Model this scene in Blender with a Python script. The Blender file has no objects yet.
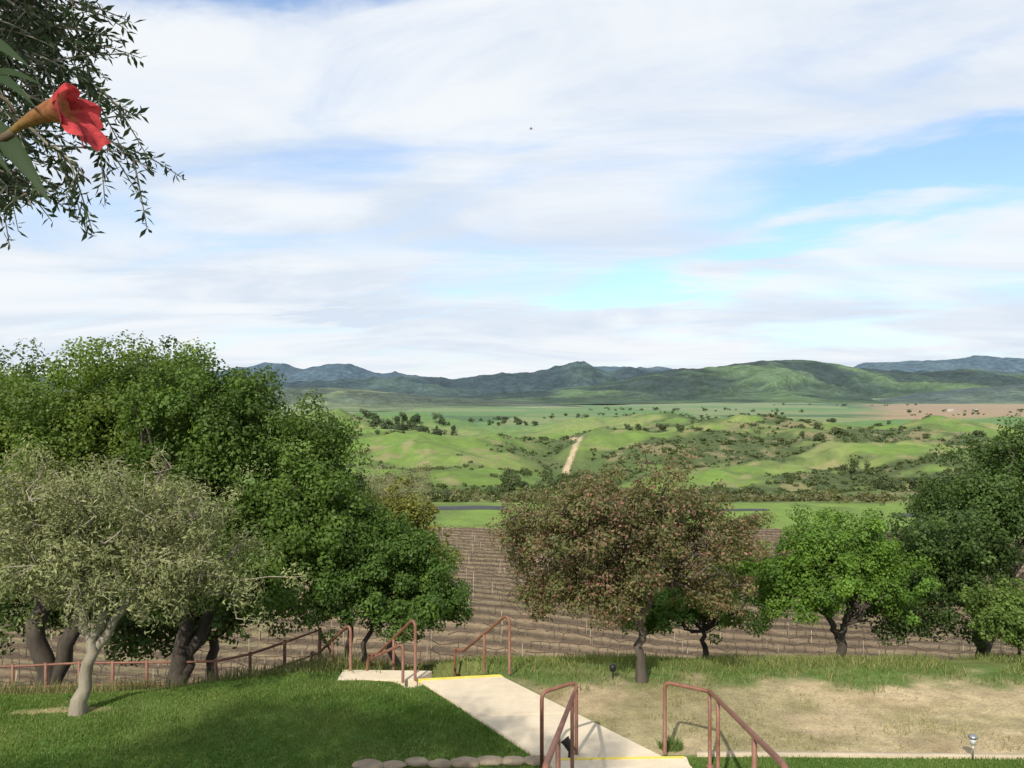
import bpy, math, numpy as np
from mathutils import Vector
H=4.5; F=853.0; HY=395.0
scene=bpy.context.scene
# ------------------------------------------------------------ helpers
_tab=np.random.default_rng(3).random((256,256))
def vnoise(x,y):
    xi=np.floor(x).astype(int); yi=np.floor(y).astype(int)
    fx=x-xi; fy=y-yi
    fx=fx*fx*(3-2*fx); fy=fy*fy*(3-2*fy)
    a=_tab[xi&255,yi&255]; b=_tab[(xi+1)&255,yi&255]
    c=_tab[xi&255,(yi+1)&255]; d=_tab[(xi+1)&255,(yi+1)&255]
    return (a*(1-fx)+b*fx)*(1-fy)+(c*(1-fx)+d*fx)*fy
def fbm(x,y,o=5,g=.5):
    x=np.asarray(x,float); y=np.asarray(y,float)
    s=0;a=1;t=0
    for i in range(o):
        s=s+a*vnoise(x*2**i+17.3*i,y*2**i+5.1*i); t+=a; a*=g
    return s/t
def ridged(x,y,o=5):
    s=0;a=1;t=0
    for i in range(o):
        n=1-np.abs(2*vnoise(np.asarray(x)*2**i+7.7*i,np.asarray(y)*2**i+3.3*i)-1)
        s=s+a*n*n; t+=a; a*=.5
    return s/t
def ss(a,b,x):
    t=np.clip((np.asarray(x,float)-a)/(b-a),0,1); return t*t*(3-2*t)
def mixc(c,new,f):
    return c*(1-f[...,None])+np.asarray(new)*f[...,None]

def mesh_from(name,V,Fc,mats,col=None,smooth=False,parent=None):
    V=np.asarray(V,np.float32); Fc=np.asarray(Fc,np.int32)
    me=bpy.data.meshes.new(name)
    me.vertices.add(len(V)); me.vertices.foreach_set('co',V.ravel())
    k=Fc.shape[1]
    me.loops.add(Fc.size); me.loops.foreach_set('vertex_index',Fc.ravel())
    me.polygons.add(len(Fc)); me.polygons.foreach_set('loop_start',np.arange(len(Fc),dtype=np.int32)*k)
    me.update(calc_edges=True)
    if smooth: me.polygons.foreach_set('use_smooth',np.ones(len(Fc),bool))
    if col is not None:
        ca=me.color_attributes.new('Col','FLOAT_COLOR','POINT')
        C=np.ones((len(V),4),np.float32); C[:,:3]=col
        ca.data.foreach_set('color',C.ravel())
    me.materials.append(mats)
    ob=bpy.data.objects.new(name,me); scene.collection.objects.link(ob)
    if parent: ob.parent=parent
    return ob
def empty(name):
    e=bpy.data.objects.new(name,None); scene.collection.objects.link(e); e.empty_display_size=.2
    return e

class TB:
    def __init__(s): s.V=[];s.F=[];s.n=0
    def tube(s,P,R,n=6,cap=True):
        P=np.asarray(P,float); R=np.asarray(R,float)*np.ones(len(P))
        T=np.gradient(P,axis=0); T/=np.linalg.norm(T,axis=1)[:,None]+1e-9
        up=np.array([0,0,1.]) if abs(T[0,2])<.9 else np.array([1.,0,0])
        a=np.cross(T[0],up); a/=np.linalg.norm(a)
        base=s.n
        for i in range(len(P)):
            a=a-T[i]*np.dot(a,T[i]); a/=np.linalg.norm(a)+1e-9
            b=np.cross(T[i],a)
            th=np.arange(n)*2*math.pi/n
            s.V.append(P[i]+R[i]*(np.cos(th)[:,None]*a+np.sin(th)[:,None]*b))
        for i in range(len(P)-1):
            for j in range(n):
                k=(j+1)%n
                s.F.append((base+i*n+j,base+i*n+k,base+(i+1)*n+k,base+(i+1)*n+j))
        s.n+=n*len(P)
        if cap:
            for e,i in ((0,0),(1,len(P)-1)):
                s.V.append(P[i][None,:]+T[i]*(R[i]*.25)*(1 if e else -1)); c=s.n; s.n+=1
                for j in range(0,n,2):
                    s.F.append((c,base+i*n+j,base+i*n+(j+1)%n,base+i*n+(j+2)%n))
    def obj(s,name,mat,parent=None,smooth=True):
        if not s.V: return None
        return mesh_from(name,np.concatenate(s.V),np.array(s.F),mat,smooth=smooth,parent=parent)

def prisms(P0,P1,R,R1=None):
    P0=np.asarray(P0,float);P1=np.asarray(P1,float);N=len(P0)
    R=np.ones(N)*R; R1=R if R1 is None else np.ones(N)*R1
    T=P1-P0; T/=np.linalg.norm(T,axis=1)[:,None]
    ref=np.where(np.abs(T[:,2:3])<.8,np.array([[0,0,1.]]),np.array([[1.,0,0]]))
    a=np.cross(T,ref); a/=np.linalg.norm(a,axis=1)[:,None]; b=np.cross(T,a)
    V=np.zeros((N,8,3))
    for k,(ca,cb) in enumerate(((1,1),(-1,1),(-1,-1),(1,-1))):
        V[:,k]=P0+(a*ca+b*cb)*R[:,None]; V[:,k+4]=P1+(a*ca+b*cb)*R1[:,None]
    f=np.array([(0,1,5,4),(1,2,6,5),(2,3,7,6),(3,0,4,7),(4,5,6,7)])
    Fc=(f[None]+(np.arange(N)*8)[:,None,None]).reshape(-1,4)
    return V.reshape(-1,3),Fc

def leaf_geo(C,Nrm,L,W,r,ax=None):
    N=len(C)
    Nrm=Nrm/(np.linalg.norm(Nrm,axis=1)[:,None]+1e-9)
    a=r.normal(size=(N,3)) if ax is None else ax
    a=a-Nrm*np.sum(a*Nrm,1)[:,None]; a/=np.linalg.norm(a,axis=1)[:,None]+1e-9
    b=np.cross(Nrm,a)
    L=(np.ones(N)*L)[:,None]; W=(np.ones(N)*W)[:,None]
    V=np.stack([C-a*L/2,C+b*W/2+a*L*.05,C+a*L/2-Nrm*L*.12,C-b*W/2+a*L*.05],1)
    return V.reshape(-1,3),np.arange(4*N).reshape(-1,4)

# ------------------------------------------------------------ node helpers
def newmat(name):
    m=bpy.data.materials.new(name); m.use_nodes=True; nt=m.node_tree
    for n in list(nt.nodes): nt.nodes.remove(n)
    out=nt.nodes.new('ShaderNodeOutputMaterial')
    return m,nt,out
def N(nt,t,**kw):
    n=nt.nodes.new(t)
    for k,v in kw.items(): setattr(n,k[1:],v)
    return n
def mth(nt,op,a,b=None,c=None,clamp=False):
    n=nt.nodes.new('ShaderNodeMath'); n.operation=op; n.use_clamp=clamp
    for i,v in enumerate((a,b,c)):
        if v is None: continue
        if isinstance(v,(int,float)): n.inputs[i].default_value=v
        else: nt.links.new(v,n.inputs[i])
    return n.outputs[0]
def noise(nt,vec,scale,detail=5,rough=.55,dist=0):
    n=N(nt,'ShaderNodeTexNoise'); n.inputs['Scale'].default_value=scale
    n.inputs['Detail'].default_value=detail; n.inputs['Roughness'].default_value=rough
    n.inputs['Distortion'].default_value=dist
    if vec is not None: nt.links.new(vec,n.inputs['Vector'])
    return n.outputs['Fac']
def mulcol(nt,col,fac):
    n=nt.nodes.new('ShaderNodeVectorMath'); n.operation='SCALE'
    nt.links.new(col,n.inputs[0]); nt.links.new(fac,n.inputs['Scale']); return n.outputs[0]
def maprange(nt,v,a,b,c,d,smooth=False):
    n=nt.nodes.new('ShaderNodeMapRange'); n.inputs[1].default_value=a;n.inputs[2].default_value=b
    n.inputs[3].default_value=c;n.inputs[4].default_value=d
    if smooth: n.interpolation_type='SMOOTHSTEP'
    nt.links.new(v,n.inputs[0]); return n.outputs[0]

def leaf_mat(name,transl=.3,rough=.5,spec=.3):
    m,nt,out=newmat(name)
    at=N(nt,'ShaderNodeAttribute',_attribute_name='Col')
    p=N(nt,'ShaderNodeBsdfPrincipled'); p.inputs['Roughness'].default_value=rough
    p.inputs['Specular IOR Level'].default_value=spec
    nt.links.new(at.outputs['Color'],p.inputs['Base Color'])
    t=N(nt,'ShaderNodeBsdfTranslucent')
    h=N(nt,'ShaderNodeMix',_data_type='RGBA',_blend_type='MULTIPLY'); h.inputs[0].default_value=1
    nt.links.new(at.outputs['Color'],h.inputs[6]); h.inputs[7].default_value=(1.5,1.6,.6,1)
    nt.links.new(h.outputs[2],t.inputs['Color'])
    mx=N(nt,'ShaderNodeMixShader'); mx.inputs[0].default_value=transl
    nt.links.new(p.outputs[0],mx.inputs[1]); nt.links.new(t.outputs[0],mx.inputs[2])
    nt.links.new(mx.outputs[0],out.inputs[0]); return m
def solid_mat(name,col,rough=.8,nscale=8,namp=.35,bump=.3,bscale=None,stretch=None,metal=0,spec=.3,attr=False):
    m,nt,out=newmat(name)
    tc=N(nt,'ShaderNodeTexCoord'); vec=tc.outputs['Object']
    if stretch:
        mp=N(nt,'ShaderNodeMapping'); mp.inputs['Scale'].default_value=stretch
        nt.links.new(vec,mp.inputs[0]); vec=mp.outputs[0]
    f=noise(nt,vec,nscale,6,.65)
    f2=noise(nt,vec,nscale*.17,3,.5)
    f=mth(nt,'ADD',mth(nt,'MULTIPLY',f,.6),mth(nt,'MULTIPLY',f2,.4))
    fac=maprange(nt,f,.3,.7,1-namp,1+namp)
    if attr: c=N(nt,'ShaderNodeAttribute',_attribute_name='Col').outputs['Color']
    else:
        c=N(nt,'ShaderNodeRGB'); c.outputs[0].default_value=(*col,1); c=c.outputs[0]
    p=N(nt,'ShaderNodeBsdfPrincipled'); p.inputs['Roughness'].default_value=rough
    p.inputs['Metallic'].default_value=metal; p.inputs['Specular IOR Level'].default_value=spec
    nt.links.new(mulcol(nt,c,fac),p.inputs['Base Color'])
    b=N(nt,'ShaderNodeBump'); b.inputs['Strength'].default_value=bump; b.inputs['Distance'].default_value=.02
    nt.links.new(noise(nt,vec,bscale or nscale*2,6,.7),b.inputs['Height'])
    nt.links.new(b.outputs[0],p.inputs['Normal'])
    nt.links.new(p.outputs[0],out.inputs[0]); return m

M_leaf=leaf_mat('leaf_green',.34,.55,.25)
M_olive=leaf_mat('leaf_olive',.2,.6,.15)
M_grass=leaf_mat('grass_blade',.3,.6,.2)
M_bark=solid_mat('bark_oak',(.075,.062,.049),.9,9,.5,.9,18,(1,1,.25))
M_barkl=solid_mat('bark_olive',(.27,.235,.18),.9,9,.4,.8,20,(1,1,.3))
M_conc=solid_mat('concrete',(.64,.54,.40),.85,5,.14,.25,60)
M_curb=solid_mat('curb_concrete',(.42,.345,.25),.85,7,.25,.4,40)
M_yel=solid_mat('yellow_paint',(.72,.56,.10),.7,14,.3,.2,50)
M_rust=solid_mat('rusty_steel_paint',(.20,.088,.055),.55,14,.35,.2,60,spec=.5)
M_stone=solid_mat('edging_stone',(.28,.22,.155),.85,9,.35,.7,25)

# ------------------------------------------------------------ terrain
PY=[-50,3.4,10.2,13.3,14.3,15,16,18,22,30,45,58,63,130,146,160,185,230,330,420,520,700,1200,2500,20000]
PZ=[1.6,1.6,0,0,-.03,-.15,-.5,-1.3,-3.0,-6.3,-11.8,-15.2,-15.5,-15.5,-15.5,-15.9,-18.2,-20.5,-19.5,-15.5,-13.5,-19.5,-23.5,-25.5,-25.5]
SX,SY=-.84,13.62
DX,DY=-.568,.823
def wl(y): return np.interp(y,[10.2,13.47],[.50,-1.48])
def wr(y): return np.interp(y,[10.2,13.7],[2.05,-.19])
def ravine(x,y):
    c=.05*y+6+9*np.sin(y/38.)+5*np.sin(y/17.)
    return np.exp(-((x-c)/(5+.022*y))**2)*ss(215,260,y)*ss(520,440,y)
def terr(x,y):
    x=np.asarray(x,float);y=np.asarray(y,float)
    sh=1.7*ss(-2.5,-6,x)*ss(11,13.4,y)*(1-ss(30,60,y))
    z=np.interp(y+sh,PY,PZ)
    z=z+.20*np.exp(-((x+3.2)/2.0)**2-((y-11.9)/1.4)**2)*ss(.1,1.1,wl(y)-x)
    z=z+(fbm(x*.5,y*.5,4)-.5)*.16*ss(-1.6,-3,x)*ss(30,20,y)*ss(9.8,10.5,y)
    z=z+(fbm(x*.6+9,y*.6,4)-.5)*.12*ss(2.2,3.5,x)*ss(30,20,y)*ss(10.9,11.5,y)
    t=(x-SX)*DX+(y-SY)*DY; l=(x-SX)*(-DY)+(y-SY)*DX
    k=ss(.95,.72,np.abs(l))*ss(.02,.12,t)*ss(3.6,3.0,t)
    z=z*(1-k)+np.minimum(z,-.57*t-.22)*k
    vz=ss(58,75,y)*(1-ss(140,165,y))
    z=z+vz*((fbm(x/40+3,y/40,3)-.5)*3.2-.012*x)
    a=ss(165,300,y)
    z=z+a*((fbm(x/120,y/85+3,5,.48)-.5)*38-(1-ridged(x/75+4,y/100,4))*10+3.6)*(1-.85*ss(560,1000,y))
    z=z-7.*ravine(x,y)
    z=z+ss(900,2500,y)*(fbm(x/700,y/700,3)-.5)*18
    return z
def gx(px,d): return (px-512)/F*d
ys=np.concatenate([np.linspace(-8,9.4,25),np.linspace(9.45,19,170),np.geomspace(19.2,61.5,60),
    np.linspace(62,130,200),np.geomspace(130.7,700,340),np.geomspace(706,18000,150)])
ts=np.linspace(-1,1,660)
Y,T=np.meshgrid(ys,ts,indexing='ij')
X=T*(13+.9*np.clip(Y,0,None))
Z=terr(X,Y)
ROWA=math.radians(-12.0); RS=2.4; R0_=42.0
def rowphase(x,y): return (y*math.cos(ROWA)-x*math.sin(ROWA)-R0_)/RS
def zonecol(x,y):
    n1=fbm(x*1.7,y*1.7,5); n2=fbm(x/3,y/3+8,4); n3=fbm(x/60,y/60,5); n4=fbm(x/14,y/14,5)
    z0=np.zeros(x.shape+(3,))
    C=z0+np.array([.08,.14,.032])
    C=mixc(C,(.12,.17,.05),ss(.45,.7,n1))
    dirt=ss(10.68,10.74,y)*(1-ss(12.9,13.9,y+(n1-.5)*1.8))*ss(0,.15,x-wr(y))
    dc=mixc(z0+np.array([.40,.315,.19]),(.30,.23,.135),ss(.4,.7,n1))
    dc=mixc(dc,(.26,.24,.12),.6*ss(.46,.68,n2+ (n1-.5)*.3))
    C=C*(1-dirt[...,None])+dc*dirt[...,None]
    C=mixc(C,(.36,.27,.15),.8*np.exp(-(((x+6.4)/.75)**2+((y-12.15)/.12)**2)**2))
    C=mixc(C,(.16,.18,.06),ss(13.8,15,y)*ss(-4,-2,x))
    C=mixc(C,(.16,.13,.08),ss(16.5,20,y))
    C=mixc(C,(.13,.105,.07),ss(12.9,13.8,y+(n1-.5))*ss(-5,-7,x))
    v=ss(44,52,y)*(1-ss(127.5,129,y+(n4-.5)*2))
    ph=rowphase(x,y)+(n2-.5)*.22; f=np.abs((ph%1)-.5)*2
    vc=mixc(z0+np.array([.225,.165,.10]),(.105,.077,.052),ss(.25,.72,f+(n1-.5)*.8))
    vc=mixc(vc,(.27,.215,.135),.6*ss(.5,.66,n1+(n4-.5)*.4)*ss(.7,.2,f))
    vc=mixc(vc,(.16,.155,.075),.6*ss(.42,.62,n4)*ss(.6,.1,f))
    vc*= (.62+.4*n2+.4*n3)[...,None]
    C=C*(1-v[...,None])+vc*v[...,None]
    C=mixc(C,np.array([.15,.22,.05]),ss(128,129,y+(n4-.5)*2))
    C=mixc(C,np.array([.10,.13,.045]),ss(128,130,y)*.7*ss(.5,.65,n4))
    n5=fbm(x/34+9,y/22,5,.6)
    hill=mixc(z0+np.array([.13,.20,.042]),(.19,.225,.07),ss(.40,.62,n3))
    rightn=ss(-10,60,x-.05*y)
    hill=mixc(hill,(.10,.135,.042),(.4+.5*rightn)*ss(.40,.55,n5+.05*rightn))
    hill=mixc(hill,(.06,.08,.03),(.35+.5*rightn)*ss(.52,.60,n5+.04*rightn+(n4-.5)*.2))
    hill=mixc(hill,(.25,.20,.11),.55*ss(.62,.70,fbm(x/9+40,y/7,4)+.05*rightn))
    hill=mixc(hill,(.06,.08,.032),.8*ravine(x,y))
    hm=ss(160,175,y)[...,None]; C=C*(1-hm)+hill*hm
    tx=.066*y+5*np.sin(y/30.)+3*(n4-.5)
    C=mixc(C,(.40,.31,.2),ss(2.0,1.0,np.abs(x-tx))*ss(330,350,y)*ss(540,500,y))
    pl=ss(540,700,y)
    fx=np.floor(x/260+.1*np.sin(y/300)); fy=np.floor(np.log(np.maximum(y,1))*7)
    h=_tab[(fx.astype(int)*13)&255,(fy.astype(int)*29)&255]
    pc=mixc(z0+np.array([.11,.19,.06]),(.18,.215,.09),ss(.5,.8,h))
    pc=mixc(pc,(.075,.13,.05),ss(.25,.1,h))
    rt=ss(.38,.47,x/np.maximum(y,1)+.10*(n3-.5))*ss(820,900,y)*(1-.5*ss(2200,2500,y))
    pc=mixc(pc,(.34,.22,.135),.85*rt)
    C=C*(1-pl[...,None])+pc*pl[...,None]
    return C
def haze(C,x,y,L=15000.,hc=(.24,.32,.38)):  # aerial haze baked into vertex colours: blends towards bluish with distance
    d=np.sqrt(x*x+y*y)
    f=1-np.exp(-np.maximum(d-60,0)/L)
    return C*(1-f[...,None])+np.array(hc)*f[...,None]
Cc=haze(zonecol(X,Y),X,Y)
nr,nc=X.shape
idx=np.arange(nr*nc).reshape(nr,nc)
Fq=np.stack([idx[:-1,:-1],idx[:-1,1:],idx[1:,1:],idx[1:,:-1]],-1).reshape(-1,4)
def ground_mat(name,big=False):
    m,nt,out=newmat(name)
    at=N(nt,'ShaderNodeAttribute',_attribute_name='Col')
    tc=N(nt,'ShaderNodeTexCoord'); v=tc.outputs['Object']
    sc=(.012,.05,.004) if big else (30,4,.25)
    a=maprange(nt,noise(nt,v,sc[0],5,.7),.25,.75,.58,1.42)
    b=maprange(nt,noise(nt,v,sc[1],4,.65),.3,.7,.78,1.22)
    c=maprange(nt,noise(nt,v,sc[2],4,.6),.3,.7,.85,1.15)
    f=mth(nt,'MULTIPLY',mth(nt,'MULTIPLY',a,b),c)
    p=N(nt,'ShaderNodeBsdfPrincipled'); p.inputs['Roughness'].default_value=.95; p.inputs['Specular IOR Level'].default_value=.1
    nt.links.new(mulcol(nt,at.outputs['Color'],f),p.inputs['Base Color'])
    bp=N(nt,'ShaderNodeBump'); bp.inputs['Strength'].default_value=.9 if big else .6; bp.inputs['Distance'].default_value=60 if big else .03
    nt.links.new(noise(nt,v,sc[0]*.4 if big else 18,5,.65),bp.inputs['Height']); nt.links.new(bp.outputs[0],p.inputs['Normal'])
    nt.links.new(p.outputs[0],out.inputs[0]); return m
M_ground=ground_mat('ground_soil_grass'); M_mtn=ground_mat('mountain_scrub',True)
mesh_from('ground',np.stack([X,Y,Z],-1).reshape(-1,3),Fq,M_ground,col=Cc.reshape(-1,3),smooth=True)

# ------------------------------------------------------------ mountain ranges
def mrange(name,D,depth,prof,base_rel,col1,col2,amp,L,seed,hz,jag=1.5,hc=(.24,.32,.38)):
    pp=np.array(prof,float)
    px=np.linspace(pp[0,0],pp[-1,0],1100); top=np.interp(px,pp[:,0],pp[:,1])
    k=np.hanning(7); k/=k.sum(); top=np.convolve(np.pad(top,3,mode='edge'),k,'valid')
    top=top-jag*(ridged(px/26+seed,px*0+seed,5)-.45)*2.4
    xs=(px-512)/F*D; ht=(HY-top)/F*D
    yy=np.linspace(-depth,depth*.6,180)
    Yg,Xg=np.meshgrid(yy,xs,indexing='ij'); Hg=np.tile(ht,(len(yy),1))
    s=np.where(Yg<0,ss(-depth,0,Yg)**1.15,1-ss(0,depth*.6,Yg))
    wx=Xg+ (fbm(Xg/L+seed,Yg/L,3)-.5)*L*1.2
    r=ridged(wx/L+seed,Yg/(L*2.2)+seed,6)
    w=4*s*(1-s)*1.3+.06
    Zg=base_rel+(Hg-base_rel)*s*(1-amp*w*(1-r))+amp*.16*(Hg-base_rel)*(fbm(Xg/L*3,Yg/L*3,4)-.5)*s*(1-s)*3
    n=fbm(Xg/L*2.5+seed,Yg/L*2.5,5)
    C=mixc(np.zeros(Xg.shape+(3,))+np.array(col1),col2,ss(.40,.60,n*.6+r*.4+.03))
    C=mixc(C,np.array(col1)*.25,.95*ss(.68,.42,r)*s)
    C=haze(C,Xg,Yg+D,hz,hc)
    a,b=Xg.shape; ix=np.arange(a*b).reshape(a,b)
    Fm=np.stack([ix[:-1,:-1],ix[:-1,1:],ix[1:,1:],ix[1:,:-1]],-1).reshape(-1,4)
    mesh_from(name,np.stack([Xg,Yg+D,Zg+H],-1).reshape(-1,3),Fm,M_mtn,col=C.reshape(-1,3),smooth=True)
DK=(.024,.038,.024)
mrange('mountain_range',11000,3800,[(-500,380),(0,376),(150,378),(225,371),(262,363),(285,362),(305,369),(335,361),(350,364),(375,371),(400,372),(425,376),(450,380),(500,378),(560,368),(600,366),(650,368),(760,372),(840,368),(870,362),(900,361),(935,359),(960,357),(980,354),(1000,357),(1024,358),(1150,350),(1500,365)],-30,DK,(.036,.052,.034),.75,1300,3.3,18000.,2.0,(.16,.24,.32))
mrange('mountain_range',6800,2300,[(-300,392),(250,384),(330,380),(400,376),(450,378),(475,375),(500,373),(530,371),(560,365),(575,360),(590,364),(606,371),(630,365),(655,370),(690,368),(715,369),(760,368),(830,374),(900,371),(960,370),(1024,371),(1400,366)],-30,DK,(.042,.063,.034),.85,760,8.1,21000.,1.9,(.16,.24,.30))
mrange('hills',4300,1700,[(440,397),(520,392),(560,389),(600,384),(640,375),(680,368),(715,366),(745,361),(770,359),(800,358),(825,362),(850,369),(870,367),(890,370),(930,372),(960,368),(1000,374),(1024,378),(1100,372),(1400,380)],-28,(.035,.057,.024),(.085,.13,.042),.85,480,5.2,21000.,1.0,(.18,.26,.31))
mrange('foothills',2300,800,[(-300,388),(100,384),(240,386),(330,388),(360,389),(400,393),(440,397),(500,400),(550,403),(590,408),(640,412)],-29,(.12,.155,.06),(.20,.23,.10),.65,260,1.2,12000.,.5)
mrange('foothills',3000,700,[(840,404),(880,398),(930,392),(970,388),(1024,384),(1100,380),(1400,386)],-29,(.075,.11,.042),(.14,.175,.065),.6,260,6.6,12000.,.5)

# ------------------------------------------------------------ foliage
def crown(lobes,nleaf,cl_r,L,W,cols,seed,nclump,upbias=.35,shell=.55,droop=0,sub=8,spread=.62):
    r=np.random.default_rng(seed)
    Cs=[]
    wts=np.array([l[2] for l in lobes],float); wts/=wts.sum()
    for i,l in enumerate(lobes):
        k=max(2,int(nclump*wts[i]))
        d=r.normal(size=(k,3)); d/=np.linalg.norm(d,axis=1)[:,None]
        d[:,2]=np.where(d[:,2]<-.45,-d[:,2]*.6,d[:,2])
        rf=shell+(1-shell)*r.random(k)**.6
        Cs.append(np.array(l[0])+d*np.array(l[1])*rf[:,None])
    Cs=np.concatenate(Cs); K=len(Cs)
    cr=cl_r*(.65+.7*r.random(K))
    S=Cs[:,None,:]+r.normal(size=(K,sub,3))*cr[:,None,None]*spread*np.array([1,1,.75])
    sr=cr[:,None]*(.28+.4*r.random((K,sub)))
    tint=.85+.3*r.random((K,1))*np.ones((1,sub))+.12*r.normal(size=(K,sub))
    hue=r.random((K,sub))
    S=S.reshape(-1,3); sr=sr.ravel(); tint=tint.ravel(); hue=hue.ravel()
    p=sr**2; p/=p.sum()
    j=r.choice(len(S),nleaf,p=p)
    d=r.normal(size=(nleaf,3)); d/=np.linalg.norm(d,axis=1)[:,None]
    rad=sr[j]*(.35+.75*r.random(nleaf)**.6)
    P=S[j]+d*rad[:,None]*np.array([1,1,.8])
    if droop: P[:,2]-=droop*r.random(nleaf)**2
    cen=np.mean([l[0] for l in lobes],0)
    o=P-cen; o/=np.linalg.norm(o,axis=1)[:,None]+1e-6
    nrm=d*.9+o*.35+r.normal(size=(nleaf,3))*.55+np.array([0,0,upbias])
    sz=.7+.6*r.random(nleaf)
    V,Fc=leaf_geo(P,nrm,L*sz,W*sz,r)
    c0,c1=np.array(cols[0]),np.array(cols[1])
    h=np.clip(hue[j]*.7+.3*r.random(nleaf),0,1)[:,None]
    C=(c0*(1-h)+c1*h)*(tint[j]*(.8+.4*r.random(nleaf)))[:,None]
    if len(cols)>2:
        mk=r.random(nleaf)<cols[3]*2*hue[j]; C[mk]=np.array(cols[2])*(.7+.6*r.random(mk.sum()))[:,None]
    return V,Fc,np.repeat(np.clip(C,.005,1),4,0),Cs,S
def branches(tb,fork,Cs,r0,r,bend=.25,tip=.012):
    fork=np.array(fork,float)
    for c in Cs:
        v=c-fork; ln=np.linalg.norm(v)
        t=np.linspace(0,1,6)[:,None]
        P=fork+v*t; j=r.normal(size=(6,3))*ln*.05; j[0]=0
        P=P+j+np.array([0,0,1])*(np.sin(t*math.pi)*ln*bend*.35)
        tb.tube(P,np.linspace(r0,tip,6),5,cap=False)
def tree(name,base,forks,lobes,nleaf,cl_r,L,W,cols,seed,nclump,tr=.15,leafm=None,bark=None,nb=26,twigs=0,low=.12,**kw):
    r=np.random.default_rng(seed+100)
    V,Fc,C,Cs,S=crown(lobes,nleaf,cl_r,L,W,cols,seed,nclump,**kw)
    e=empty(name)
    mesh_from('foliage',V,Fc,leafm or M_leaf,col=C,parent=e)
    tb=TB(); base=np.array(base,float); f0=np.array(forks[0],float)
    for k,fk in enumerate(forks):
        fk=np.array(fk,float); t=np.linspace(0,1,9)
        b0=base if k==0 else base+(f0-base)*low
        P=b0+(fk-b0)*t[:,None]+ (r.normal(size=(9,3))*.03*np.linalg.norm(fk-b0))*np.array([1,1,.2])*(t*(1-t)*4)[:,None]
        R=tr*(1-.4*t)*(1 if k==0 else .78)
        if k==0: R[0]*=1.5; R[1]*=1.15; P[0,2]-=.25
        tb.tube(P,R,10,cap=False)
    for k,fk in enumerate(forks):
        dd=[np.linalg.norm(Cs-np.array(f),axis=1) for f in forks]
        mine=Cs[np.argmin(dd,0)==k]
        sel=mine[r.permutation(len(mine))[:max(3,nb//len(forks))]]
        branches(tb,fk,sel,tr*.36,r)
    if twigs:
        sel=S[r.permutation(len(S))[:twigs]]
        for s_ in sel:
            c=Cs[np.argmin(np.linalg.norm(Cs-s_,axis=1))]
            m=(c+s_)/2+r.normal(size=3)*.08
            o=s_-c; e2=s_+o/(np.linalg.norm(o)+1e-6)*.15
            tb.tube(np.array([c,m,s_,e2]),[.012,.009,.006,.003],4,cap=False)
    tb.obj('trunk',bark or M_bark,parent=e)
    return e
def T_(x,y): return float(terr(x,y))
OAK=((.072,.125,.021),(.14,.19,.032))
OAK2=((.06,.11,.02),(.108,.165,.029))
DOAK=((.047,.083,.022),(.078,.125,.03))
OL=((.17,.19,.08),(.265,.27,.13))
tree('olive_tree',(-6.1,12.0,T_(-6.1,12)),[(-5.72,12.0,1.45),(-6.15,12.05,1.75),(-5.3,12.1,1.8)],
     [((-6.5,12.0,2.15),(1.2,1.1,.85),1.3),((-5.5,12.1,2.5),(1.3,1.1,1.1),1.7),((-4.7,12.1,1.95),(.8,.8,.9),.9),((-7.0,12.,2.7),(.9,.9,.9),.9),((-5.6,12.,1.75),(1.5,1.1,.45),.7)],
     48000,.34,.07,.020,OL,11,120,tr=.10,leafm=M_olive,bark=M_barkl,nb=70,twigs=340,shell=.35,spread=.75,low=.6)
tree('oak_tree',(-10.0,18.5,T_(-10,18.5)),[(-10.2,18.5,.7),(-8.8,18.6,.8)],
     [((-10.2,18.8,3.2),(2.6,2.3,2.1),2),((-8.2,18.8,3.4),(2.0,2.0,2.0),1.6),((-12.2,18.5,2.9),(1.8,2,2.2),1),((-9.8,18.8,1.0),(3.4,2.2,.95),1.3)],
     135000,.6,.078,.055,OAK,21,165,tr=.25,nb=40)
tree('oak_tree',(-6.55,16.6,T_(-6.55,16.6)),[(-6.3,16.6,.45),(-5.7,16.8,.6)],
     [((-6.3,17,3.7),(1.35,1.5,1.5),1.2),((-4.9,16.8,3.0),(1.6,1.6,1.6),1.5),((-4.0,16.6,1.8),(1.25,1.3,1.4),1.2),((-6.2,16.6,1.2),(1.6,1.5,1.05),1.2),((-4.6,16.6,.9),(1.2,1.3,.8),.8)],
     125000,.48,.072,.05,OAK2,22,160,tr=.20,nb=36)
tree('oak_tree',(-8.2,23.5,T_(-8.2,23.5)),[(-8.2,23.5,-2.2)],  # extra dark oak, added to darken the gap behind the left trunks
     [((-8.2,23.5,-1.4),(2.6,2.0,1.7),1),((-11,23.5,-1.4),(2.2,1.8,1.8),1),((-13.5,23.5,-1.0),(2.2,1.8,2),1)],
     40000,.7,.13,.09,DOAK,28,100,tr=.2,nb=20)
tree('oak_tree',(-3.2,15.8,T_(-3.2,15.8)),[(-3.0,15.9,.25),(-2.6,16,.35)],
     [((-2.9,16,.95),(.85,.9,.95),1),((-2.0,16,.75),(.85,.9,.9),1.1),((-2.5,16.2,1.5),(.75,.7,.55),.6),((-1.55,16,.45),(.5,.6,.6),.4)],
     58000,.32,.06,.042,((.06,.115,.023),(.095,.16,.029)),23,84,tr=.09,nb=24)
tree('oak_tree',(-4.2,31,T_(-4.2,31)),[(-4.2,31,-2.5)],
     [((-4.3,31,-.4),(1.2,1.2,1.5),1),((-3.6,31,-1.6),(1.3,1.3,1.3),1)],16000,.45,.12,.09,((.14,.15,.03),(.2,.19,.04)),24,50,tr=.16,nb=14)
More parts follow.
